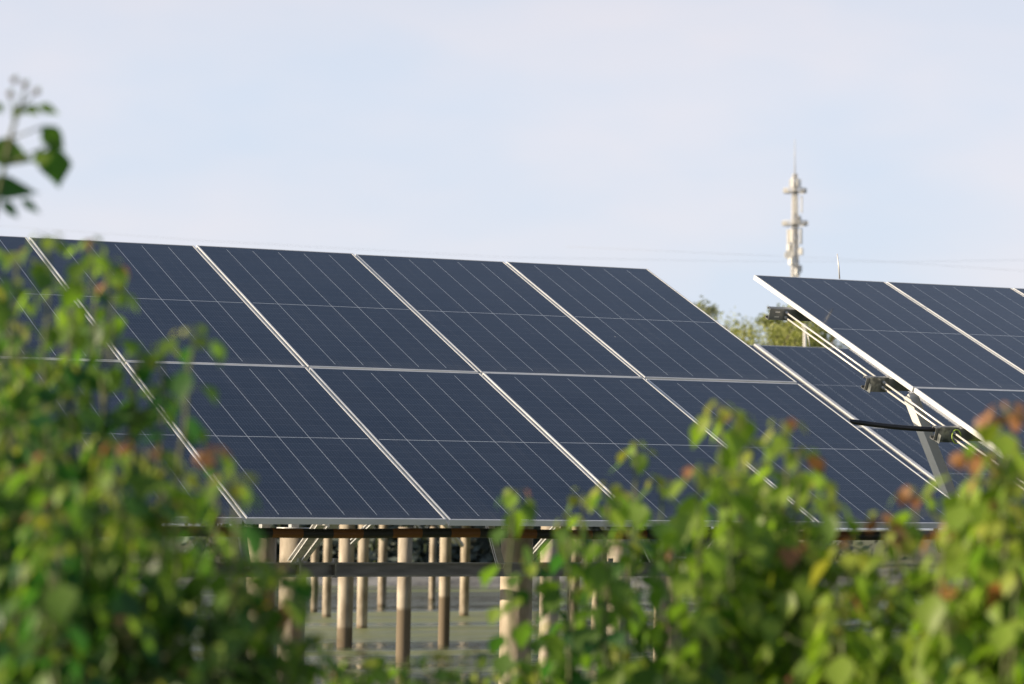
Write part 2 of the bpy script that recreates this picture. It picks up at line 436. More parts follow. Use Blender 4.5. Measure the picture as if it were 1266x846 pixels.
def frame_mesh():
    mb = MB(); L = 0.011; T = 0.035
    # side walls with top lip, and bottom flange 
    for x in (L / 2, MW - L / 2):
        mb.box((x, ML / 2, -T / 2), (L, ML, T))
    for y in (L / 2, ML - L / 2):
        mb.box((MW / 2, y, -T / 2 - 0.0002), (MW - 2 * L, L, T - 0.0004))
    for x in (L + 0.012, MW - L - 0.012):
        mb.box((x, ML / 2, -T + 0.001), (0.0238, ML - 2 * L - 0.001, 0.002))
    return mb
def glass_mesh(name):
    me = bpy.data.meshes.new(name); L = 0.011
    x0, x1, y0, y1, zt, zb = L, MW - L, L, ML - L, -0.0022, -0.0065
    vs = [(x0, y0, zt), (x1, y0, zt), (x1, y1, zt), (x0, y1, zt), (x0, y0, zb), (x1, y0, zb), (x1, y1, zb), (x0, y1, zb)]
    fs = [(0, 1, 2, 3), (7, 6, 5, 4), (0, 4, 5, 1), (1, 5, 6, 2), (2, 6, 7, 3), (3, 7, 4, 0)]
    me.from_pydata(vs, [], fs)
    uv = me.uv_layers.new(name='UVMap')
    for p in me.polygons:
        for li in p.loop_indices:
            q = me.vertices[me.loops[li].vertex_index].co
            uv.data[li].uv = (q.x - x0, q.y - y0)
    me.materials.append(m_glass); me.materials.append(m_back)
    me.polygons[1].material_index = 1
    return me
proto_root = None
def copy_tree(o, parent=None):
    c = o.copy(); C.objects.link(c); c.parent = parent
    for ch in [k for k in bpy.data.objects if k.parent == o]:
        copy_tree(ch, c)
    return c
proto_parts = []
def place_panel(org, i, v, label, group, jit=0.0):
    """module in column i, row v of the array whose lower left corner is org"""
    global proto_root
    p = org + UX * (i * PX + 0.01) + UV_ * (v * PY + 0.01)
    if proto_root is None:
        r = empty('solar_module', (0, 0, 0))
        fr = frame_mesh().build('frame', m_alu, r, bevel=0.0012)
        gl = bpy.data.objects.new('glass', glass_mesh('glass')); C.objects.link(gl); gl.parent = r
        jb = MB(); jb.box((MW / 2, ML / 2, -0.018), (0.12, 0.05, 0.018)); j = jb.build('junction_box', m_black, r, bevel=0.002)
        proto_root = r; proto_parts.extend([fr, gl, j])
    else:
        r = proto_root.copy(); C.objects.link(r)
        for q in proto_parts:
            c = q.copy(); C.objects.link(c); c.parent = r
    r.location = p + UN * random.uniform(-0.0015, 0.0015)
    r.rotation_euler = (TILT + random.uniform(-.0012, .0012), random.uniform(-.0012, .0012), random.uniform(-.0008, .0008))
    r['label'] = label; r['category'] = 'solar panel'; r['group'] = group
    return r
ORD = ['first', 'second', 'third', 'fourth', 'fifth', 'sixth']
A0 = Vector((0, 0, 0)); B0 = Vector((4 * PX + 0.8281, -0.0854, -0.013)); C0 = Vector((9.894, 7.4436, 0.033))
for v in (0, 1):
    for i in range(-2, 4):
        k = 3 - i
        place = ['%s solar panel of the front array, at its bare right-hand end', '%s solar panel of the front array, second column from its right end',
                 '%s solar panel of the front array, third column from its right end', '%s solar panel of the front array, fourth column from its right end',
                 '%s solar panel of the front array, fifth column from its right end', '%s solar panel of the front array, at the left picture edge behind leaves'][k]
        place_panel(A0, i, v, place % ('upper' if v else 'lower'), 'solar panels of the front array')
for v in (0, 1):
    for i in range(0, 3):
        place = ['%s solar panel of the right-hand array, beside its bare white edge and rods',
                 '%s solar panel of the right-hand array, second column from its bare edge',
                 '%s solar panel of the right-hand array, cut by the right picture edge'][i]
        place_panel(B0, i, v, place % ('upper' if v else 'lower'), 'solar panels of the right-hand array')
for v in (0, 1):
    for i in range(-1, 2):
        place = ['%s solar panel of the rear array, left of its wide pale seam',
                 '%s solar panel of the rear array, right of its wide pale seam',
                 '%s solar panel of the rear array, mostly hidden behind the right-hand array'][i + 1]
        place_panel(C0, i, v, place % ('upper' if v else 'lower'), 'solar panels of the rear array')

# ------------------------------------------------------------------ mounting racks
def on(org, x, v, n):
    return org + UX * x + UV_ * (v * PY) + UN * n
PUR_V = (1.72, 1.12, 0.73, 0.24)
def rack(name, org, x0, x1, label, beam_z=-0.29, beam_y=1.25, rafters=(), ext=0.0):
    r = empty(name, org + Vector(((x0 + x1) / 2, 1.25, 0)))
    o0 = r.location
    for v in PUR_V:
        mb = MB()
        a = on(org, x0 - ext, v, -0.037 - 0.0428) ; b2 = on(org, x1, v, -0.037 - 0.0428)
        mb.v = []
        mb.channel(a - o0, b2 - o0, 0.045, 0.085, t=0.003, lip=0.016, upref=UN, flip=1)
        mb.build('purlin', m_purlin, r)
    for x in rafters:
        mb = MB(); mb.bar(on(org, x, 0.12, -0.142) - o0, on(org, x, 1.82, -0.142) - o0, 0.05, 0.065, UN)
        mb.build('rafter', m_galv, r)
    return tag(r, label, 'mounting rack', 'racks under the solar arrays')
def world_part(mb, name, m, parent, bevel=0):
    mb.v = [p - parent.location for p in mb.v]
    return mb.build(name, m, parent, bevel)

rA = rack('mounting_rack', A0, -2 * PX + 0.05, 4 * PX - 0.04, 'grey steel rack under the front array with a long dark beam', rafters=(-1.3, 0.62, 2.62, 4.2))
# front longitudinal beam, in three lengths with sleeve joints
bz, by = -0.283, 1.22
mb = MB()
mb.channel(Vector((-2.2, by, bz)), Vector((4.62, by, bz)), 0.05, 0.082, t=0.003, lip=0.012, flip=-1)
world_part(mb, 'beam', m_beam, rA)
for px_ in (369, 413, 721, 754):
    q = at(px_, 704, 16.6); xx = q.x + (by - q.y) * (q.x - CAM.x) / (q.y - CAM.y)
    mb = MB(); mb.box((xx, by, bz), (0.012, 0.058, 0.092)); mb.box((xx, by - 0.01, bz + 0.055), (0.018, 0.03, 0.02))
    world_part(mb, 'joint_plate', m_beam, rA)
# slanting struts between beam, piles and rafters
def strut(parent, a, b, wd=0.05, hg=0.05, m=None, name='strut'):
    mb = MB(); mb.channel(a, b, wd, hg, t=0.003, lip=0.01, flip=-1, upref=Vector((0, 0, 1)))
    return world_part(mb, name, m or m_galv, parent)
strut(rA, at(360, 697, 18.6), at(397, 645, 17.2))
strut(rA, at(376, 690, 19.4), at(410, 645, 18.2), 0.035, 0.04)
strut(rA, at(296, 640, 15.9), at(305, 700, 15.6), 0.04, 0.04)
strut(rA, at(603, 640, 16.7), at(619, 700, 16.4), 0.04, 0.04)
strut(rA, at(781, 636, 17.4), at(812, 700, 17.1), 0.045, 0.045)
strut(rA, at(868, 697, 19.6), at(906, 645, 18.4))
strut(rA, at(436, 670, 21), at(462, 645, 20.2), 0.035, 0.04)
strut(rA, at(655, 690, 19.8), at(690, 650, 18.8), 0.04, 0.04)

rB = rack('mounting_rack', B0, 0.0, 3 * PX - 0.05, 'steel rack under the right-hand array with paired thin rods and a slanted strut', rafters=(0.75, 2.7), ext=0.20)
# purlin ends of the bare edge: pale plates imitating sky behind slots; bolts
for v in PUR_V[:3]:
    c = on(B0, -0.135, v, -0.08) - UV_ * 0.0235
    for dn in (-0.018, 0.018):
        mb = MB(); mb.box(c + UN * dn, (0.038, 0.003, 0.010), Matrix.Rotation(TILT, 3, 'X'))
        world_part(mb, 'slot_sky_plate', m_rod, rB)
        mb = MB(); q = on(B0, -0.065, v, -0.08) - UV_ * 0.0225 + UN * dn
        mb.tube([q, q - UV_ * 0.018], 0.011, 6); mb.tube([q - UV_ * 0.018, q - UV_ * 0.035], 0.006, 8)
        world_part(mb, 'nut', m_bolt, rB)
    # bracket plate bent round the purlin end
    if v < 1.5:
        mb = MB(); q = on(B0, -0.10, v, -0.08)
        mb.box(q - UV_ * 0.0265, (0.15, 0.004, 0.105), Matrix.Rotation(TILT, 3, 'X'))
        mb.box(q - UN * 0.0505 , (0.15, 0.049, 0.004), Matrix.Rotation(TILT, 3, 'X'))
        mb.box(on(B0, -0.177, v, -0.1) - UV_ * 0.045, (0.004, 0.034, 0.06), Matrix.Rotation(TILT, 3, 'X'))
        world_part(mb, 'bracket', m_darksteel, rB)
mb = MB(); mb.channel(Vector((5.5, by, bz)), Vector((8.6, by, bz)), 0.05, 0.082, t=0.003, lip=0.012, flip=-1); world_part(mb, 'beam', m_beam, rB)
# paired rods
for dn in (-0.062, -0.098):
    for va, vb in ((1.72, 1.12), (1.12, 0.73), (0.73, 0.24)):
        mb = MB()
        mb.tube([on(B0, -0.065, va + 0.012, dn), on(B0, -0.065, vb - 0.012, dn)], 0.0062, 8)
        world_part(mb, 'rod', m_rod, rB)
# slanted strut of the bare end
mb = MB()
a = on(B0, 0.03, 1.02, -0.075); 
sb = at(1178, 622, 18.55)
mb.channel(a, sb, 0.07, 0.075, t=0.004, lip=0.014, upref=Vector((0, -1, 0)), flip=1)
world_part(mb, 'strut', m_rod, rB)  # lighter metal than the other struts, standing in for sunlight on it

rC = rack('mounting_rack', C0, -PX + 0.05, 2 * PX - 0.05, 'steel rack under the rear array in the gap between two arrays', rafters=(-0.6, 1.4))
# pale edge rail along the seam of the rear array
mb = MB(); mb.bar(on(C0, 0.0, 0.0, 0.004), on(C0, 0.0, 2.0, 0.004), 0.044, 0.012, UN); world_part(mb, 'seam_cover', m_alu, rC)

# conduits
mb = MB(); cpts = []
c_y = 0.55
for i in range(30):
    x = -2.2 + i * 0.235
    cpts.append(Vector((x, c_y, -0.072 + 0.004 * math.sin(i * 0.9))))
o0 = cpts[0].copy(); mb.tube(cpts, 0.027, 12)
o = mb.build('striped_conduit', m_stripe, origin=o0)
tag(o, 'orange and black striped pipe under the lower edge of the front array', 'pipe')

cc = empty('cable_conduit', on(B0, -0.1, 0.73, -0.075))
a = at(1050, 521, 18.15); b_ = on(B0, -0.02, 0.745, -0.07)
mb = MB(); pts = []
for i in range(13):
    s = i / 12; p = a.lerp(b_, s); p.z -= 0.012 * math.sin(PI * s); pts.append(p)
mb.tube(pts, 0.017, 10); world_part(mb, 'pipe', m_black, cc)
mb = MB(); pts = []
c = on(B0, -0.06, 0.71, -0.085)
for i in range(15):
    an = i / 14 * 1.7 * PI
    pts.append(c + Vector((0.035 * math.cos(an) , -0.02, 0.045 * math.sin(an))))
mb.tube(pts, 0.0035, 6); world_part(mb, 'ground_wire', m_wire, cc)
tag(cc, 'black cable pipe bridging the gap between the front and right-hand arrays', 'cable pipe')

# thin rods standing on panel tops
def spike(px_, py0, py1, d, label):
    a = at(px_, py0, d); b2 = at(px_ - 3, py1, d)
    mb = MB(); mb.tube([a, a.lerp(b2, 0.5) + AX_R * 0.003, b2], [0.006, 0.005, 0.0035], 6)
    o = mb.build('lightning_rod', m_rod, origin=a); tag(o, label, 'lightning rod', 'thin rods on the panel tops')
spike(1038, 345, 314, 20.6, 'thin pale lightning rod on the upper edge of the right-hand array')
spike(1001, 428, 412, 27.9, 'short thin lightning rod on the upper edge of the rear array')

# ------------------------------------------------------------------ concrete piles
ROWS = [A0.y, C0.y, 14.3, 21.2, 28.1, 35.0, 41.9]
def deck_under(y):
    for y0 in ROWS:
        if y0 - 0.1 <= y <= y0 + 4.2: return (y - y0) * math.tan(TILT) - 0.17
    return -0.05
def pile(px_, py_, d, dia, label, cap=False, top=None, damp=0.06):
    q = at(px_, py_, d); base = Vector((q.x, q.y, WZ - 1.2))
    zt = deck_under(q.y) if top is None else top
    r = empty('concrete_pile', (q.x, q.y, WZ))
    lean = Vector((AX_R.x, AX_R.y, 0)) * random.uniform(0.010, 0.017)
    # centre the lean about the picture height of the reference point
    zr = q.z
    def c(z): return Vector((0, 0, z - WZ)) + lean * (z - zr)
    zs = [WZ - 1.25, WZ, WZ + 0.3, WZ + 0.8, zt]
    mb = MB(); mb.tube([c(z) for z in zs], dia / 2, 28)
    sh = mb.build('shaft', m_pile, r); sh.color = (damp, 0, 0, 1)
    if cap:
        mb = MB(); mb.tube([c(zt - 0.035), c(zt - 0.005)], dia / 2 + 0.012, 28); mb.tube([c(zt - 0.005), c(zt + 0.012)], dia / 2 + 0.025, 28)
        mb.build('cap', m_galv, r)
        mb = MB(); top_z = (q.y) * math.tan(TILT) - 0.19 if q.y < 5 else zt + 0.3
        mb.box(c((zt + top_z) / 2), (0.06, 0.06, max(0.05, top_z - zt - 0.02))); mb.build('head_post', m_galv, r)
    tag(r, label, 'pile', 'concrete piles standing in the pond')
def wl(px_, py_):
    rr = AX_F + (px_ - 633) / FPX * AX_R - (py_ - 423) / FPX * AX_U
    return (WZ - CAM.z) / rr.z
pile(404, 745, wl(404, 762.7), 0.17, 'thin pale far-off concrete pile, first left of the thick wet-footed pile')
pile(427, 745, wl(427, 800), 0.225, 'thick pale concrete pile with dark wet foot, at left of the clear gap', damp=0.3)
pile(448, 745, wl(448, 776.6), 0.185, 'pale concrete pile close right of the thick wet-footed pile')
pile(472, 745, wl(472, 749.4), 0.19, 'thin concrete pile ending highest above the water in the clear gap')
pile(499.5, 745, wl(499.5, 819), 0.185, 'pale concrete pile with a long dark damp band in the middle of the clear gap', damp=0.70)
pile(549.5, 745, wl(549.5, 797), 0.17, 'concrete pile with a dark damp lower half below the second panel seam', damp=0.72)
pile(574, 745, wl(574, 761), 0.185, 'thin pale concrete pile just right of the damp one below the second seam')
pile(534, 745, wl(534, 742), 0.16, 'very thin distant concrete pile left of the damp pile below the second seam')
pile(388, 745, wl(388, 756), 0.16, 'very thin distant concrete pile beside the second capped pile')
pile(322, 740, 19.3, 0.2, 'thick capped concrete pile beside the left shrub, under the first panel seam', cap=True, top=-0.075)
pile(361, 740, 20.4, 0.195, 'thick capped concrete pile, second from the left shrub', cap=True, top=-0.06)
pile(638, 740, 17.7, 0.205, 'thickest pale concrete pile with a diagonal shadow, at the edge of the centre shrub')
pile(679, 740, 27.0, 0.19, 'concrete pile half hidden by leaves, first right of the thickest pile')
pile(709, 740, 42.0, 0.18, 'thin concrete pile behind leaves, second right of the thickest pile')
pile(738, 740, 47.0, 0.18, 'thin concrete pile behind leaves, third right of the thickest pile')
pile(764, 740, 24.0, 0.2, 'thick sunlit concrete pile glimpsed through the middle of the centre shrub')
pile(826, 740, 20.0, 0.2, 'concrete pile with a steel cap behind the leaves of the centre shrub', cap=True, top=-0.25)
pile(975, 740, 38.0, 0.17, 'concrete pile behind the bright right-hand shrub, left one of two')
pile(992, 740, 46.0, 0.17, 'concrete pile behind the bright right-hand shrub, right one of two')

# ------------------------------------------------------------------ rows of arrays farther back
def far_array(y0, x0, ncol, label):
    org = Vector((x0, y0, 0.04)); r = empty('solar_array', org)
    me = bpy.data.meshes.new('panel_deck'); vs = []; fs = []; uvs = []
    for v in (0, 1):
        for i in range(ncol):
            for zz in (0,):
                p = UX * (i * PX + 0.01) + UV_ * (v * PY + 0.01)
                k = len(vs)
                for dx, dy in ((0, 0), (MW, 0), (MW, ML), (0, ML)): vs.append(tuple(p + UX * dx + UV_ * dy))
                for dx, dy in ((0, 0), (MW, 0), (MW, ML), (0, ML)): vs.append(tuple(p + UX * dx + UV_ * dy - UN * 0.035))
                for q in ((0, 1, 2, 3), (7, 6, 5, 4), (0, 4, 5, 1), (1, 5, 6, 2), (2, 6, 7, 3), (3, 7, 4, 0)): fs.append(tuple(k + a for a in q))
    me.from_pydata(vs, [], fs)
    uv = me.uv_layers.new(name='UVMap'); base = ((0, 0), (MW, 0), (MW, ML), (0, ML))
    me.materials.append(m_glass); me.materials.append(m_alu); me.materials.append(m_back)
    for p in me.polygons:
        for li in p.loop_indices:
            a = me.loops[li].vertex_index % 4; uv.data[li].uv = base[a]
        p.material_index = (0, 2, 1, 1, 1, 1)[p.index % 6]
    o = bpy.data.objects.new('panel_deck', me); C.objects.link(o); o.parent = r
    for v in (1.5, 0.5):
        mb = MB(); mb.bar(UX * 0.1 + UV_ * v * PY - UN * 0.08, UX * (ncol * PX - 0.1) + UV_ * v * PY - UN * 0.08, 0.05, 0.08, UN); mb.build('purlin', m_beam, r)
    for i in range(1, ncol, 4):
        mb = MB(); mb.bar(Vector((i * PX, 0.7, 0.05)), Vector((i * PX + 0.9, 1.9, -0.35)), 0.05, 0.05); mb.build('strut', m_galv, r)
    tag(r, label, 'solar array', 'solar arrays behind the rear one')
for k, (y0, x0, nc) in enumerate(((14.3, 8.6, 16), (21.2, 9.7, 18), (28.1, 12.7, 18), (35.0, 14.3, 20), (41.9, 18.3, 22))):
    far_array(y0, x0, nc, ['long solar array over the pond, first behind the rear array',
                           'long solar array over the pond, second behind the rear array',
                           'long solar array over the pond, third behind the rear array',
                           'long solar array over the pond, second nearest the far bank',
                           'farthest solar array over the pond, nearest the far bank'][k])

# ------------------------------------------------------------------ leaves
LEAF_T = [0.0, 0.14, 0.30, 0.46, 0.62, 0.78, 0.90, 1.0]
LEAF_W = [0.03, 0.26, 0.42, 0.47, 0.36, 0.19, 0.07, 0.0]
def add_leaf(mb, p, d, nrm, size, col, rnd, wid=1.0):
    """one folded, drooping rhombic leaf; p = blade base, d = direction, nrm = upper side"""
    d = d.normalized(); s = d.cross(nrm)
    if s.length < 1e-4: s = d.orthogonal()
    s.normalize(); n = s.cross(d)
    fold = rnd.uniform(0.08, 0.4); curl = rnd.uniform(-0.05, 0.35); twist = rnd.uniform(-0.3, 0.3)
    i = len(mb.v); c2 = tuple(min(1, k * 1.12) for k in col)
    for t_, w_ in zip(LEAF_T, LEAF_W):
        ce = p + d * (size * t_) - n * (size * curl * t_ * t_)
        sw = s * math.cos(twist * t_) + n * math.sin(twist * t_)
        wv = size * w_ * wid * rnd.uniform(0.93, 1.07)
        up = n * (fold * wv)
        mb.v.append(ce - sw * wv + up); mb.v.append(ce); mb.v.append(ce + sw * wv + up)
        mb.col += [col, c2, col]
    for k in range(len(LEAF_T) - 1):
        a = i + 3 * k
        mb.f.append((a, a + 1, a + 4, a + 3)); mb.f.append((a + 1, a + 2, a + 5, a + 4)); mb.smooth += [True, True]

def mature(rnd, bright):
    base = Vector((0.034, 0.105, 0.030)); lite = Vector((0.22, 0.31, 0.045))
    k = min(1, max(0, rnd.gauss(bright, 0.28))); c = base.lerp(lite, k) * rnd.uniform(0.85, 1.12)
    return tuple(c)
def young(rnd, red):
    if rnd.random() < red * 0.8:
        c = Vector((0.36, 0.19, 0.075)).lerp(Vector((0.26, 0.105, 0.055)), rnd.random())
    else:
        c = Vector((0.18, 0.30, 0.035)).lerp(Vector((0.30, 0.33, 0.05)), rnd.random())
    return tuple(c * rnd.uniform(0.85, 1.1))

class Shrub:
    def __init__(s, seed): s.st = MB(); s.fo = MB(); s.yo = MB(); s.r = random.Random(seed)
    def petiole(s, a, b, c): 
        s.st.tube([a, b], 0.0009, 4, cap=False)
    def node(s, p, axis, phi, size, pet, col, is_young, droop):
        r = s.r
        x = axis.orthogonal().normalized(); y = axis.cross(x)
        outw = (x * math.cos(phi) + y * math.sin(phi))
        pd = (outw * 0.85 + axis * r.uniform(0.25, 0.75)).normalized()
        q = p + pd * pet
        s.petiole(p, q, col)
        d = (outw * r.uniform(0.5, 1.0) + Vector((0, 0, -droop * r.uniform(0.4, 1.6)))).normalized()
        n = (Vector((0, 0, 1)) * 0.8 + outw * 0.5 + Vector((r.uniform(-.35, .35), r.uniform(-.35, .35), r.uniform(-.2, .2))))
        add_leaf(s.yo if is_young else s.fo, q, d, n, size, col, r, wid=r.uniform(0.68, 0.95))
    def shoot(s, base, tip, leaf=0.058, bright=0.5, red=0.3, leafy=0.5, gap=0.024, bend=0.5, rad=0.006, twigs=2, ylen=4, droop=0.9):
        r = s.r; base = Vector(base); tip = Vector(tip)
        L = (tip - base).length
        ctrl = tip + Vector((r.uniform(-.03, .03), r.uniform(-.03, .03), -L * bend))
        pts = []
        n = max(8, int(L / 0.05))
        for i in range(n + 1):
            t = i / n; pts.append(base * (1 - t) ** 2 + ctrl * (2 * t * (1 - t)) + tip * t * t + Vector((r.gauss(0, .003), r.gauss(0, .003), 0)))
        s.st.tube(pts, [rad * (1 - 0.8 * i / n) + 0.0012 for i in range(n + 1)], 6)
        # leaves from the tip down
        dist = 0.0; phi = r.uniform(0, 6.28); k = 0; i = n
        acc = 0.0; nxt = 0.004
        while i > 0 and dist < leafy:
            a, b = pts[i], pts[i - 1]; seg = (b - a).length
            while nxt < acc + seg:
                p = a.lerp(b, (nxt - acc) / seg); ax = (a - b).normalized()
                f = min(1.0, 0.30 + k * 0.085)
                yg = k < ylen
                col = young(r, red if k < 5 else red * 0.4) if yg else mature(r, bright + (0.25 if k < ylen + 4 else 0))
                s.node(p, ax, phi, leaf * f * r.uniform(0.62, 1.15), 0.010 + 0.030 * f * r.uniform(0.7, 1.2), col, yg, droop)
                phi += 2.4 + r.uniform(-.3, .3); k += 1
                nxt += gap * ((0.35 + 0.65 * f) if k > 6 else 0.22) * r.uniform(0.75, 1.3)
            acc += seg; dist = acc; i -= 1
        for j in range(twigs):
            t = r.uniform(0.35, 0.85); q = pts[int(t * n)]
            dv = Vector((r.gauss(0, 1), r.gauss(0, 1), r.uniform(0.5, 1.6))).normalized() * r.uniform(0.10, 0.24)
            s.shoot(q, q + dv, leaf, bright, red * 0.5, leafy=dv.length * 0.9, gap=gap, bend=0.35, rad=0.0025, twigs=0, ylen=2, droop=droop)
        return pts
    def build(s, name, root, label, group=None, cat='shrub'):
        e = empty(name, root)
        world_part(s.st, 'stem', m_stem, e)
        if s.fo.v: world_part(s.fo, 'foliage', m_leaf, e)
        if s.yo.v: world_part(s.yo, 'young_leaves', m_young, e)
        tag(e, label, cat, group)
        return e

GZ = -1.52
def shrub(name, seed, tips, depth, label, spread=0.22, leaf=0.058, bright=0.5, red=0.3, gap=0.024, leafy=0.45, twigs=2, fill=(), rootx=None, droop=0.9, bend=0.5, group='tallow shrubs on the near bank', ylen=4):
    s = Shrub(seed); r = s.r
    xs = [t[0] for t in tips] + [t[0] for t in fill]
    cx = rootx if rootx is not None else sum(xs) / len(xs)
    root = at(cx, 800, depth); root.z = GZ
    # a short trunk that forks
    fork = root + Vector((0, 0, 0.45))
    s.st.tube([root - Vector((0, 0, 0.05)), root + Vector((0.01, 0, 0.22)), fork], [0.02, 0.016, 0.013], 8)
    for k, t in enumerate(list(tips) + list(fill)):
        px_, py_ = t[0], t[1]
        dd = depth + (t[2] if len(t) > 2 else r.uniform(-spread, spread))
        rd = red if k < len(tips) else red * 0.35
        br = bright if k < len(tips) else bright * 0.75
        rr_ = t[3] if len(t) > 3 else rd
        s.shoot(fork + Vector((r.gauss(0, .02), r.gauss(0, .02), r.uniform(-.15, 0))), at(px_, py_, dd), leaf, br, rr_, leafy, gap, bend, 0.006, twigs, ylen, droop)
    return s.build(name, root, label, group)

# centre and right-hand shrubs
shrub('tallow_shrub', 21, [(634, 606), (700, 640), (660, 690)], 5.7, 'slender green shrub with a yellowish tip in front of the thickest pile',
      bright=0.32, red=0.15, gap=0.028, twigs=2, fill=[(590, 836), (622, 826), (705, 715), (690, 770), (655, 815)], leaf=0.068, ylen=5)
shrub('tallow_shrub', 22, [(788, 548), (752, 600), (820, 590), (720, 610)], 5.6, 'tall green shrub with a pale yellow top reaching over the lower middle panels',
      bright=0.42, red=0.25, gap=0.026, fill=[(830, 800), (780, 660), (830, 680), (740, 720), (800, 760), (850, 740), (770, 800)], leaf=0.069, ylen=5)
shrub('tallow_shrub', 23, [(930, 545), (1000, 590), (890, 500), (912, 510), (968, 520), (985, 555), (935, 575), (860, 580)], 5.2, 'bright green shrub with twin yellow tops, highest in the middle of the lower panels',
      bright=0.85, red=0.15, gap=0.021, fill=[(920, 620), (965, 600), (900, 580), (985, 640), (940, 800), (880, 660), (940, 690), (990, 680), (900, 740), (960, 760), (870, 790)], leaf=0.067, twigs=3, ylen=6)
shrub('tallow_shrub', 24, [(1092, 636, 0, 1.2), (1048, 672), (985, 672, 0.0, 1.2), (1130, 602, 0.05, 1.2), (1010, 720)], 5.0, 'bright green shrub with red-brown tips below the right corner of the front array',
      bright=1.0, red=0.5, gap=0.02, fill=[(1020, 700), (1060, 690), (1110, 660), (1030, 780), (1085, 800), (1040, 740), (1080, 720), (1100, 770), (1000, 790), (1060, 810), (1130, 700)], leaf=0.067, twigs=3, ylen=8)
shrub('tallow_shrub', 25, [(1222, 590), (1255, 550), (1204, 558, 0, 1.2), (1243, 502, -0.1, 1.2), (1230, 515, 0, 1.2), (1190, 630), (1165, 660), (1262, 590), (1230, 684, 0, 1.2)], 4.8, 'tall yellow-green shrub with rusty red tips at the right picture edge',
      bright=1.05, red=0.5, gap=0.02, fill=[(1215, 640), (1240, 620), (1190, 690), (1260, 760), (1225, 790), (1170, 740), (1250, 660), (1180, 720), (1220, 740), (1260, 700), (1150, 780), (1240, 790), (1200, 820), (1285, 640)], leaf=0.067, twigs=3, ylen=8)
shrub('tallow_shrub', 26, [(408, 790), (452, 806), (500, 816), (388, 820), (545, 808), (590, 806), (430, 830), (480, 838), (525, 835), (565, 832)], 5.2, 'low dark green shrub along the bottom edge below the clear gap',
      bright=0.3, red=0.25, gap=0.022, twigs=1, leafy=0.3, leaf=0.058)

# left-hand shrubs
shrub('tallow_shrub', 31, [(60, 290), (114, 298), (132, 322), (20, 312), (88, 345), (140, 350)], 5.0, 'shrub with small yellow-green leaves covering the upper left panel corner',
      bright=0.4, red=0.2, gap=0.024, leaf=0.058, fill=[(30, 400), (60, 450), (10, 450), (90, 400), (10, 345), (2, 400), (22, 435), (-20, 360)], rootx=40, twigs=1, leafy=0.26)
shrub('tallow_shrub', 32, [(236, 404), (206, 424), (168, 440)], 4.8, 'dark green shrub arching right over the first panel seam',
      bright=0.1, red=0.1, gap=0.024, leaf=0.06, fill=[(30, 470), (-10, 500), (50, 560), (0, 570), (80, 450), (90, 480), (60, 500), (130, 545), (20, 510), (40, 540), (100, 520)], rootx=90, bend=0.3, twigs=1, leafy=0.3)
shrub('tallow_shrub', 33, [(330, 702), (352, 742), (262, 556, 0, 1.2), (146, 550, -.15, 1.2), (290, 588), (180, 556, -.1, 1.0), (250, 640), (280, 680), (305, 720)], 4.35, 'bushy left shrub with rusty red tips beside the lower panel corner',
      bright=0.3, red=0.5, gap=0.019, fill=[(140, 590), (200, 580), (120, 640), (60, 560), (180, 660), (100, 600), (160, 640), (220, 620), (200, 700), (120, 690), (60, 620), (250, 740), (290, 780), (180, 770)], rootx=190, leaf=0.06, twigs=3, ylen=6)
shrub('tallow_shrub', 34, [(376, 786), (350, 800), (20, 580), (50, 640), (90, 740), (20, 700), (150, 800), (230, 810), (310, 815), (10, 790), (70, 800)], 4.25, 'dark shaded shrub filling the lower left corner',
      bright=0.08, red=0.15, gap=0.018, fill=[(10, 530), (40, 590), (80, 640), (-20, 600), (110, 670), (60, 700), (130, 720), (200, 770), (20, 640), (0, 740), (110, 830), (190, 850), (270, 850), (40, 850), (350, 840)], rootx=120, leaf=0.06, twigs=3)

# the near sprig at the upper left
s = Shrub(41); r = s.r
root = at(-70, 900, 4.7); root.z = GZ
s.shoot(root, at(-14, 300, 4.7), leaf=0.065, bright=0.3, red=0.1, leafy=1.0, gap=0.03, bend=0.42, rad=0.01, twigs=3, ylen=0)
SD = 4.7
def hand(px_, py_, ex, ey, size, bright, d=4.7, dd=0.0, tilt=0.2, wd=0.9):
    p = at(px_, py_, d); q = at(ex, ey, d + dd)
    dv = q - p
    side = AX_F * -1 + Vector((r.uniform(-.2, .2), r.uniform(-.2, .2), tilt))
    add_leaf(s.fo, p, dv, side, dv.length, mature(r, bright), r, wid=wd)
hand(-16, 184, 38, 195, .07, 0.4, wd=0.75)
hand(64, 178, 73, 234, .06, 0.3, dd=.03, wd=0.72)
hand(40, 200, 66, 190, .05, 0.4, wd=0.8)
hand(52, 156, 80, 186, .05, 0.55, dd=.02, wd=0.72)
hand(-24, 228, 48, 238, .06, 0.03, tilt=.1, wd=.42)
hand(14, 138, 36, 140, .04, 0.9, tilt=.8)
hand(32, 132, 50, 140, .04, 0.8, tilt=.6)
hand(46, 131, 74, 139, .04, 0.6, tilt=.4, wd=.5)
hand(2, 248, 24, 270, .03, 0.05, tilt=.3, wd=.5)
hand(26, 246, 50, 264, .03, 0.05, tilt=.3, wd=.4)
hand(-6, 128, 4, 140, .06, 0.8)
for q_ in ((17, 101), (45, 115), (12, 118), (30, 106)):
    hand(q_[0], q_[1], q_[0] + 4, q_[1] - 8, .02, 0.9); s.yo.tube([at(q_[0], q_[1] + 2, SD), at(q_[0] + 1, q_[1] - 4, SD)], [0.004, 0.006], 6)
    s.yo.col += [(0.20, 0.12, 0.05)] * (len(s.yo.v) - len(s.yo.col))
s.st.tube([at(-14, 300, SD), at(2, 220, SD), at(14, 165, SD), at(33, 104, SD)], [0.005, 0.004, 0.0035, 0.0018], 7)
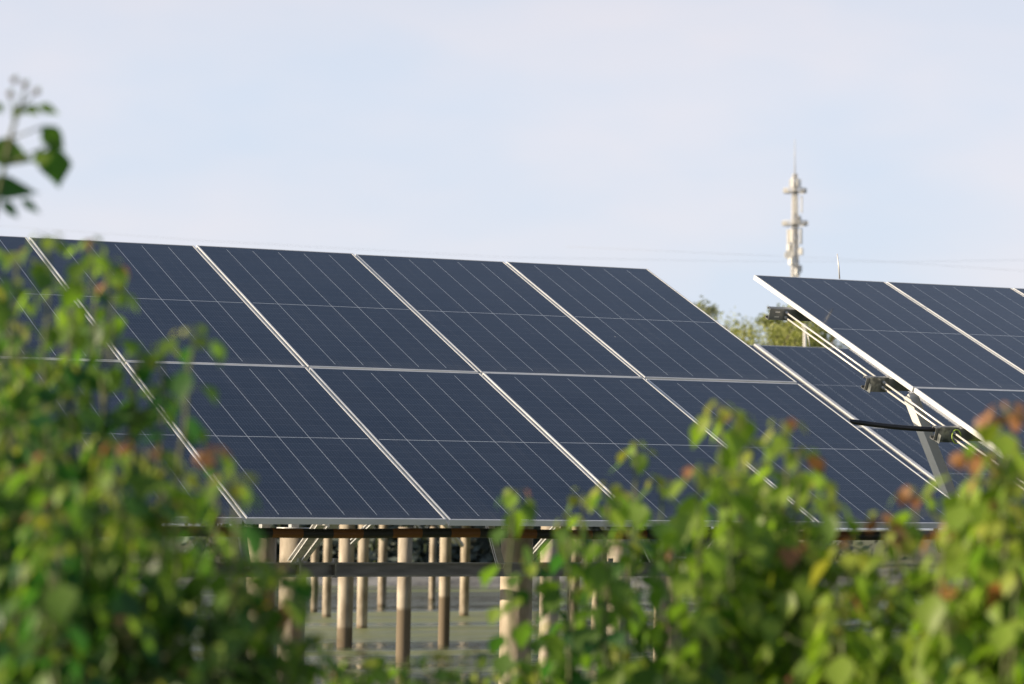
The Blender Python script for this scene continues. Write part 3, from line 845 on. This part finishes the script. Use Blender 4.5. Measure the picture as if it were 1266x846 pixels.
for a, b2 in (((5, 205), (40, 199)), ((12, 172), (52, 157)), ((5, 205), (64, 178)), ((17, 150), (16, 138)), ((24, 132), (45, 114)), ((22, 138), (34, 132)), ((20, 146), (12, 118))):
    s.st.tube([at(*a, SD), at(*b2, SD)], 0.0018, 5)
s.build('tallow_sprig', root, 'tall sprig with large dark leaves against the sky at upper left', 'tallow shrubs on the near bank')

# ------------------------------------------------------------------ far trees
def tree(px_, top_py, d, width, label, seed, col, ls=0.28, n=3200, willow=False, group='trees beyond the pond'):  # col is lightened to imitate haze and sunlight on the crown
    rnd = random.Random(seed)
    root = at(px_, 660, d); root.z = -1.35
    ht = at(px_, top_py, d).z - root.z
    e = empty('willow_tree' if willow else 'broadleaf_tree', root)
    tr = MB()
    tr.tube([Vector((0, 0, -0.2)), Vector((0.1, 0, ht * 0.25)), Vector((-0.05, 0.1, ht * 0.5)), Vector((0.1, 0, ht * 0.8))], [ht * .028, ht * .022, ht * .014, ht * .005], 9)
    clumps = []
    for k in range(40):
        an = rnd.uniform(0, 2 * PI); zz = rnd.uniform(0.30, 0.96); rr = width / 2 * max(0.15, 1 - (abs(zz - 0.5) / 0.5) ** 3.5) ** 0.5 * rnd.uniform(0.25, 0.95)
        c = Vector((math.cos(an) * rr, math.sin(an) * rr, zz * ht)); clumps.append((c, width * rnd.uniform(0.10, 0.20)))
        m0 = Vector((0, 0, max(0.2, zz - 0.25) * ht))
        tr.tube([m0, m0.lerp(c, 0.5) + Vector((0, 0, 0.1)), c], [ht * .008, ht * .005, ht * .002], 5)
    tr.build('trunk', m_bark, e)
    fo = MB()
    for k in range(n):
        c, rad = clumps[rnd.randrange(len(clumps))]
        dv = Vector((rnd.gauss(0, 1), rnd.gauss(0, 1), rnd.gauss(0, 0.8)))
        dv = dv.normalized() * rad * rnd.random() ** 0.4
        p = c + dv
        if p.z > ht: p.z = ht - rnd.random() * 0.4
        if willow: p.z -= rnd.random() ** 2 * ht * 0.12
        u = Vector((rnd.gauss(0, 1), rnd.gauss(0, 1), rnd.gauss(-0.6 if willow else 0, 0.7))).normalized(); v = u.orthogonal().normalized()
        v = v * math.cos(k) + u.cross(v) * math.sin(k)
        L = ls * rnd.uniform(0.6, 1.3); W = L * (0.28 if willow else 0.5)
        i = len(fo.v)
        fo.v += [p, p + u * L * .5 + v * W * .5, p + u * L, p + u * L * .5 - v * W * .5]
        fo.f.append((i, i + 1, i + 2, i + 3)); fo.smooth.append(False)
        cc_ = tuple(Vector(col) * rnd.uniform(0.7, 1.3)); fo.col += [cc_] * 4
    fo.build('crown', m_crown, e)
    tag(e, label, 'tree', group)
tree(946, 370, 120, 5.4, 'rounded yellow-green willow seen through the gap left of the open purlin end', 51, (0.30, 0.315, 0.10), willow=True, n=15000, ls=0.22)
tree(914, 384, 126, 3.6, 'small yellow-green tree beside the right edge of the front array, left of the willow', 55, (0.30, 0.315, 0.11), willow=True, n=9000, ls=0.22)
tree(985, 374, 132, 5.0, 'darker green tree behind the paired rods, right of the willow', 52, (0.24, 0.26, 0.10), n=13000, ls=0.22)
tree(866, 352, 210, 5.4, 'pale distant tree just above the right end of the front array', 53, (0.26, 0.275, 0.16), n=3600, ls=0.35)
tree(1020, 392, 140, 4.6, 'green tree mostly hidden behind the right-hand array', 54, (0.12, 0.14, 0.05), n=4000)

# reeds and bushes along the far bank
def far_bush(px_, d, wd, ht, seed, label, col):  # col is a pale blue-grey green that imitates distance haze
    rnd = random.Random(seed); root = at(px_, 690, d); root.z = -1.35
    e = empty('bank_bush', root); fo = MB(); st = MB()
    for k in range(7): st.tube([Vector((0, 0, -0.05)), Vector((rnd.uniform(-.3, .3) * wd, rnd.uniform(-.3, .3), ht * 0.7))], [0.03, 0.01], 5)
    st.build('stem', m_bark, e)
    for k in range(2600):
        p = Vector((rnd.gauss(0, 0.3) * wd, rnd.gauss(0, 0.7), (rnd.random() ** 1.3) * ht))
        u = Vector((rnd.gauss(0, 1), rnd.gauss(0, 1), rnd.gauss(0.4, 0.8))).normalized(); v = u.orthogonal().normalized()
        L = rnd.uniform(0.25, 0.5); i = len(fo.v)
        fo.v += [p, p + u * L * .5 + v * L * .25, p + u * L, p + u * L * .5 - v * L * .25]; fo.f.append((i, i + 1, i + 2, i + 3)); fo.smooth.append(False)
        fo.col += [tuple(Vector(col) * rnd.uniform(0.7, 1.3))] * 4
    fo.build('foliage', m_crown, e)
    tag(e, label, 'bush', 'bushes on the far bank')
for k, (px_, d, wd, ht, col, lab) in enumerate((
        (330, 92, 5.0, 5.0, (0.12, 0.145, 0.13), 'dark bush on the far bank behind the two capped piles'),
        (415, 94, 5.5, 4.4, (0.12, 0.145, 0.13), 'dark bush on the far bank behind the thick wet-footed pile'),
        (500, 92, 5.0, 5.2, (0.12, 0.145, 0.13), 'dark bush on the far bank in the middle of the clear gap'),
        (590, 93, 5.5, 4.8, (0.12, 0.145, 0.13), 'dark green bush on the far bank left of the thickest pile'),
        (690, 95, 5.8, 5.0, (0.12, 0.145, 0.13), 'bush on the far bank glimpsed through the centre shrub'),
        (800, 94, 5.8, 5.0, (0.12, 0.145, 0.13), 'bush on the far bank behind the middle of the leafy shrubs'),
        (960, 96, 6.0, 5.0, (0.12, 0.145, 0.13), 'bush on the far bank behind the bright right-hand shrubs'))):
    far_bush(px_, d, wd, ht, 70 + k, lab, col)

# ------------------------------------------------------------------ telecom tower
TD = 330.0
base = at(983, 660, TD); base.z = -1.35
tw = empty('telecom_tower', base)
def tz(py): return at(983, py, TD).z - base.z
sc_ = TD / FPX
rt0 = random.Random(8)
def lat(z): return 1.0 - 0.70 * min(1, z / tz(212))
legs = []
for k in range(4):
    an = 2 * PI * k / 4 + 0.5
    legs.append((math.cos(an), math.sin(an)))
for (cx_, cy_) in legs:
    mb = MB(); mb.tube([Vector((cx_ * lat(z), cy_ * lat(z), z)) for z in (0, tz(400), tz(300), tz(212))], 0.065, 6); mb.build('leg', m_tower, tw)
mb = MB(); z = 0.0; q = 0
while z < tz(214):
    dz = 2.0 * lat(z) * 0.75; z2 = min(z + dz, tz(212))
    for k in range(4):
        a, b2 = legs[k], legs[(k + 1) % 4]
        if q % 2: a, b2 = b2, a
        mb.tube([Vector((a[0] * lat(z), a[1] * lat(z), z)), Vector((b2[0] * lat(z2), b2[1] * lat(z2), z2))], 0.05, 4)
        mb.tube([Vector((a[0] * lat(z2), a[1] * lat(z2), z2)), Vector((b2[0] * lat(z2), b2[1] * lat(z2), z2))], 0.05, 4)
    z = z2; q += 1
    if dz < 0.05: break
mb.build('lattice', m_tower, tw)
mb = MB()
for k in range(4): mb.tube([Vector((0.10 * (k - 1.5), 0.05 * (k % 2), 0)), Vector((0.12 * (k - 1.5), 0.05 * (k % 2), tz(222)))], 0.035, 5)
mb.build('feeder_cable', m_galv, tw)
mb = MB(); mb.tube([Vector((0, 0, tz(213))), Vector((0, 0, tz(168)))], [0.07, 0.03], 6); mb.build('lightning_rod', m_tower, tw)
for py, rad in ((232, 1.35), (273, 1.5)):
    z = tz(py); mb = MB()
    ring = [Vector((math.cos(2 * PI * k / 20) * rad, math.sin(2 * PI * k / 20) * rad, z + 0.12)) for k in range(21)]
    mb.tube(ring, 0.07, 6)
    ring = [p - Vector((0, 0, 0.35)) for p in ring]; mb.tube(ring, 0.07, 6)
    for k in range(6):
        an = 2 * PI * k / 6; mb.tube([Vector((0, 0, z - 0.1)), Vector((math.cos(an) * rad, math.sin(an) * rad, z - 0.1))], 0.09, 5)
    for k in range(12):
        p = ring[int(k * 20 / 12)]; mb.tube([p, p + Vector((0, 0, 0.35))], 0.05, 4)
    mb.build('platform', m_tower, tw)
rt = random.Random(3)
for py0, py1, off in ((238, 262, 0.2), (280, 300, 0.75), (217, 229, 0.4)):
    for k in range(6):
        if rt.random() < 0.3: continue
        an = 2 * PI * k / 6 + off + rt.uniform(-.2, .2); rad = (0.85 if py0 > 230 else 0.6) * rt.uniform(0.85, 1.1)
        c = Vector((math.cos(an) * rad, math.sin(an) * rad, (tz(py0) + tz(py1)) / 2))
        mb = MB(); mb.box(c, (0.14, 0.30, (tz(py0) - tz(py1)) * rt.uniform(0.7, 1.0)), Matrix.Rotation(an, 3, 'Z')); mb.build('antenna', m_towerw, tw, bevel=0.03)
for py, an, s_ in ((268, 0.4, .5), (304, 2.2, .55), (309, 5.5, .6), (322, 3.5, .5), (330, 0.2, .45), (335, 4.6, .5)):
    c = Vector((math.cos(an) * 0.75, math.sin(an) * 0.75, tz(py)))
    mb = MB(); mb.box(c, (0.4, s_, 0.8), Matrix.Rotation(an, 3, 'Z')); mb.build('radio_unit', m_towerw, tw, bevel=0.04)
c = -Vector((AX_R.x, AX_R.y, 0)) * 0.75 + Vector((0, 0, tz(313)))
mb = MB(); mb.tube([c - Vector((AX_F.x, AX_F.y, 0)) * 0.35, c + Vector((AX_F.x, AX_F.y, 0)) * 0.2], [0.5, 0.5], 16); mb.build('dish', m_towerw, tw)
tag(tw, 'tall cream telecom tower with two round platforms against the sky', 'telecom tower')

# white post far behind the rods
q = at(995, 405, 110); mb = MB(); mb.tube([Vector((q.x, q.y, -1.4)), q], [0.08, 0.06], 10)
pp = empty('white_post', (q.x, q.y, -1.4)); world_part(mb, 'shaft', m_towerw, pp)
mb = MB(); mb.tube([q, q + Vector((0, 0, 0.12))], [0.11, 0.09], 10); world_part(mb, 'cap', m_towerw, pp)
tag(pp, 'white post before the trees, between the paired rods and white frame edge', 'post')

# overhead cables
for pts_, lab in ((((-100, 272), (240, 297), (620, 318), (900, 323), (1100, 324), (1300, 321)), 'faint overhead cable just above the panel tops, passing behind the tower'),
                  (((700, 305), (900, 314), (1040, 320), (1266, 335), (1400, 344)), 'faint overhead cable sloping down to the right picture edge')):
    w_ = [at(x, y, 170) for x, y in pts_]
    mb = MB(); mb.tube(w_, 0.0045, 6)
    o = mb.build('overhead_cable', m_cable, origin=w_[0]); tag(o, lab, 'cable', 'overhead cables')
